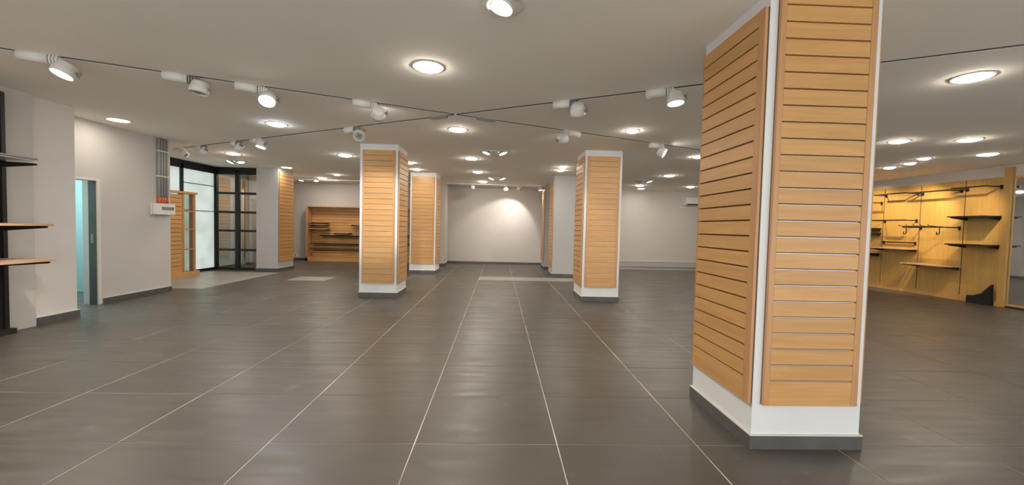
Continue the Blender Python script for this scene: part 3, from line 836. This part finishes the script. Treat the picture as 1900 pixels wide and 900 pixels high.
def disp_shelf(y0, y1, z, depth, label, wood_=True):
    t = thing('bracket_shelf', label, 'shelf', (XP, y0, z), group='shelves of the right display wall')
    w = y1-y0
    bobj('board', (-depth, -.01, 0, w, 0, .024), 'shelfwood' if wood_ else 'dark', t, bevel=.002)
    for hy in (.05, w-.05):
        bm = bmesh.new()
        pts = [(-.002, 0), (-depth+.03, 0), (-depth+.03, -.018), (-.002, -.06)]
        A = [bm.verts.new((x, hy-.009, zz)) for x, zz in pts]; B = [bm.verts.new((x, hy+.009, zz)) for x, zz in pts]
        bm.faces.new(A); bm.faces.new(B[::-1])
        for i in range(4): bm.faces.new((A[i], A[(i+1)%4], B[(i+1)%4], B[i]))
        obj('bracket', bm, 'dark', t)
hang_rail(9.32, 10.17, 2.38, .32, 'high dark rail on the third display panel')
hang_rail(8.41, 9.27, 2.36, .32, 'high dark rail on the second display panel')
hang_rail(7.72, 8.36, 2.38, .34, 'high dark rail on the display panel nearest the mirror')
hang_rail(10.23, 11.08, 2.20, .32, 'high dark rail on the panel at the near column edge')
hang_rail(9.32, 10.17, 1.73, .32, 'dark rail at eye height on the third display panel')
hang_rail(8.41, 9.27, 1.56, .42, 'dark rail with two hanging hooks on the second display panel', hooks=(.06, .78), prongs=5)
disp_shelf(7.70, 8.36, 1.77, .40, 'dark shelf on the panel nearest the mirror, upper one', False)
disp_shelf(7.70, 8.36, 1.19, .42, 'dark shelf on the panel nearest the mirror, lower one', False)
hang_rail(9.32, 10.17, 1.19, .05, 'dark bar just above the wooden shelf on the third display panel')
disp_shelf(9.28, 10.20, 1.03, .42, 'wooden bracket shelf on the third display panel')
disp_shelf(8.36, 9.28, 0.70, .44, 'wooden bracket shelf low on the second display panel')
disp_shelf(10.22, 11.08, 1.52, .36, 'dark shelf on the panel at the near column edge, upper one', False)
disp_shelf(10.22, 11.08, 1.40, .36, 'dark shelf on the panel at the near column edge, middle one', False)
disp_shelf(10.22, 11.08, 0.86, .36, 'dark shelf on the panel at the near column edge, lowest one', False)
# black wedge foot on the floor by the end post
t = thing('black_bracket', 'black wedge shaped bracket standing on the floor by the end post', 'bracket', (XP-.10, 7.72, 0))
bm = bmesh.new()
pts = [(0.0, 0.10), (.42, .10), (.40, .15), (.30, .155), (.16, .22), (.0, .42)]
A = [bm.verts.new((-.03, y, z)) for y, z in pts]; B = [bm.verts.new((.03, y, z)) for y, z in pts]
bm.faces.new(A); bm.faces.new(B[::-1])
for i in range(6): bm.faces.new((A[i], A[(i+1)%6], B[(i+1)%6], B[i]))
obj('wedge', bm, 'dark', t)
bobj('foot', (-.05, .05, .0, .40, 0.0, .10), 'dark', t)
# mirror
t = thing('wall_mirror', 'tall wall mirror with wooden frame at the right edge', 'mirror', (XP, 5.2, 0))
bobj('glass', (-.004, .02, 0.06, 2.36, .07, 2.52), 'mirror', t)
bobj('frame_bottom', (-.02, .028, 0, 2.365, .03, .07), 'wood', t)
bobj('frame_top', (-.02, .028, 0, 2.365, 2.52, 2.56), 'wood', t)
bobj('frame_side', (-.02, .028, 0, .05, .07, 2.52), 'woodv', t)
bobj('plinth', (-.01, .028, 0, 2.365, 0, .03), 'dark', t)
# spot lamps washing the display wall
for k, (x, y, e) in enumerate(((8.75, 7.05, 1.7), (8.9, 8.5, 1.6), (8.9, 10.3, .9))):
    t = thing('wall_wash_lamp', ['recessed wall washing lamp over the panel nearest the mirror', 'recessed wall washing lamp over the second display panel', 'recessed wall washing lamp over the third display panel'][k], 'ceiling light', (x, y, HC))
    bm = bmesh.new(); lathe(bm, [(.05, -.001), (.052, -.006), (.07, -.005), (.072, 0)], 28); obj('trim_ring', bm, 'lampwhite', t)
    bm = bmesh.new(); lathe(bm, [(0, -.002), (.05, -.001)], 24); obj('lens', bm, 'offlens', t)
    ld = bpy.data.lights.new('lamp_beam', 'SPOT'); ld.energy = 95*e; ld.spot_size = (1.0, 1.3, 1.6)[k]; ld.spot_blend = .7; ld.shadow_soft_size = .02; ld.color = (1.0, .80, .50)
    lo = bpy.data.objects.new('lamp_beam', ld); COL.objects.link(lo); lo.parent = t; lo.location = (0, 0, -.02)
    lo.rotation_mode = 'QUATERNION'; lo.rotation_quaternion = Vector((0,0,-1)).rotation_difference(Vector(((1.25, 1.9, -1.45), (1.05, .9, -1.25), (1.05, 0, -1.25))[k]).normalized())
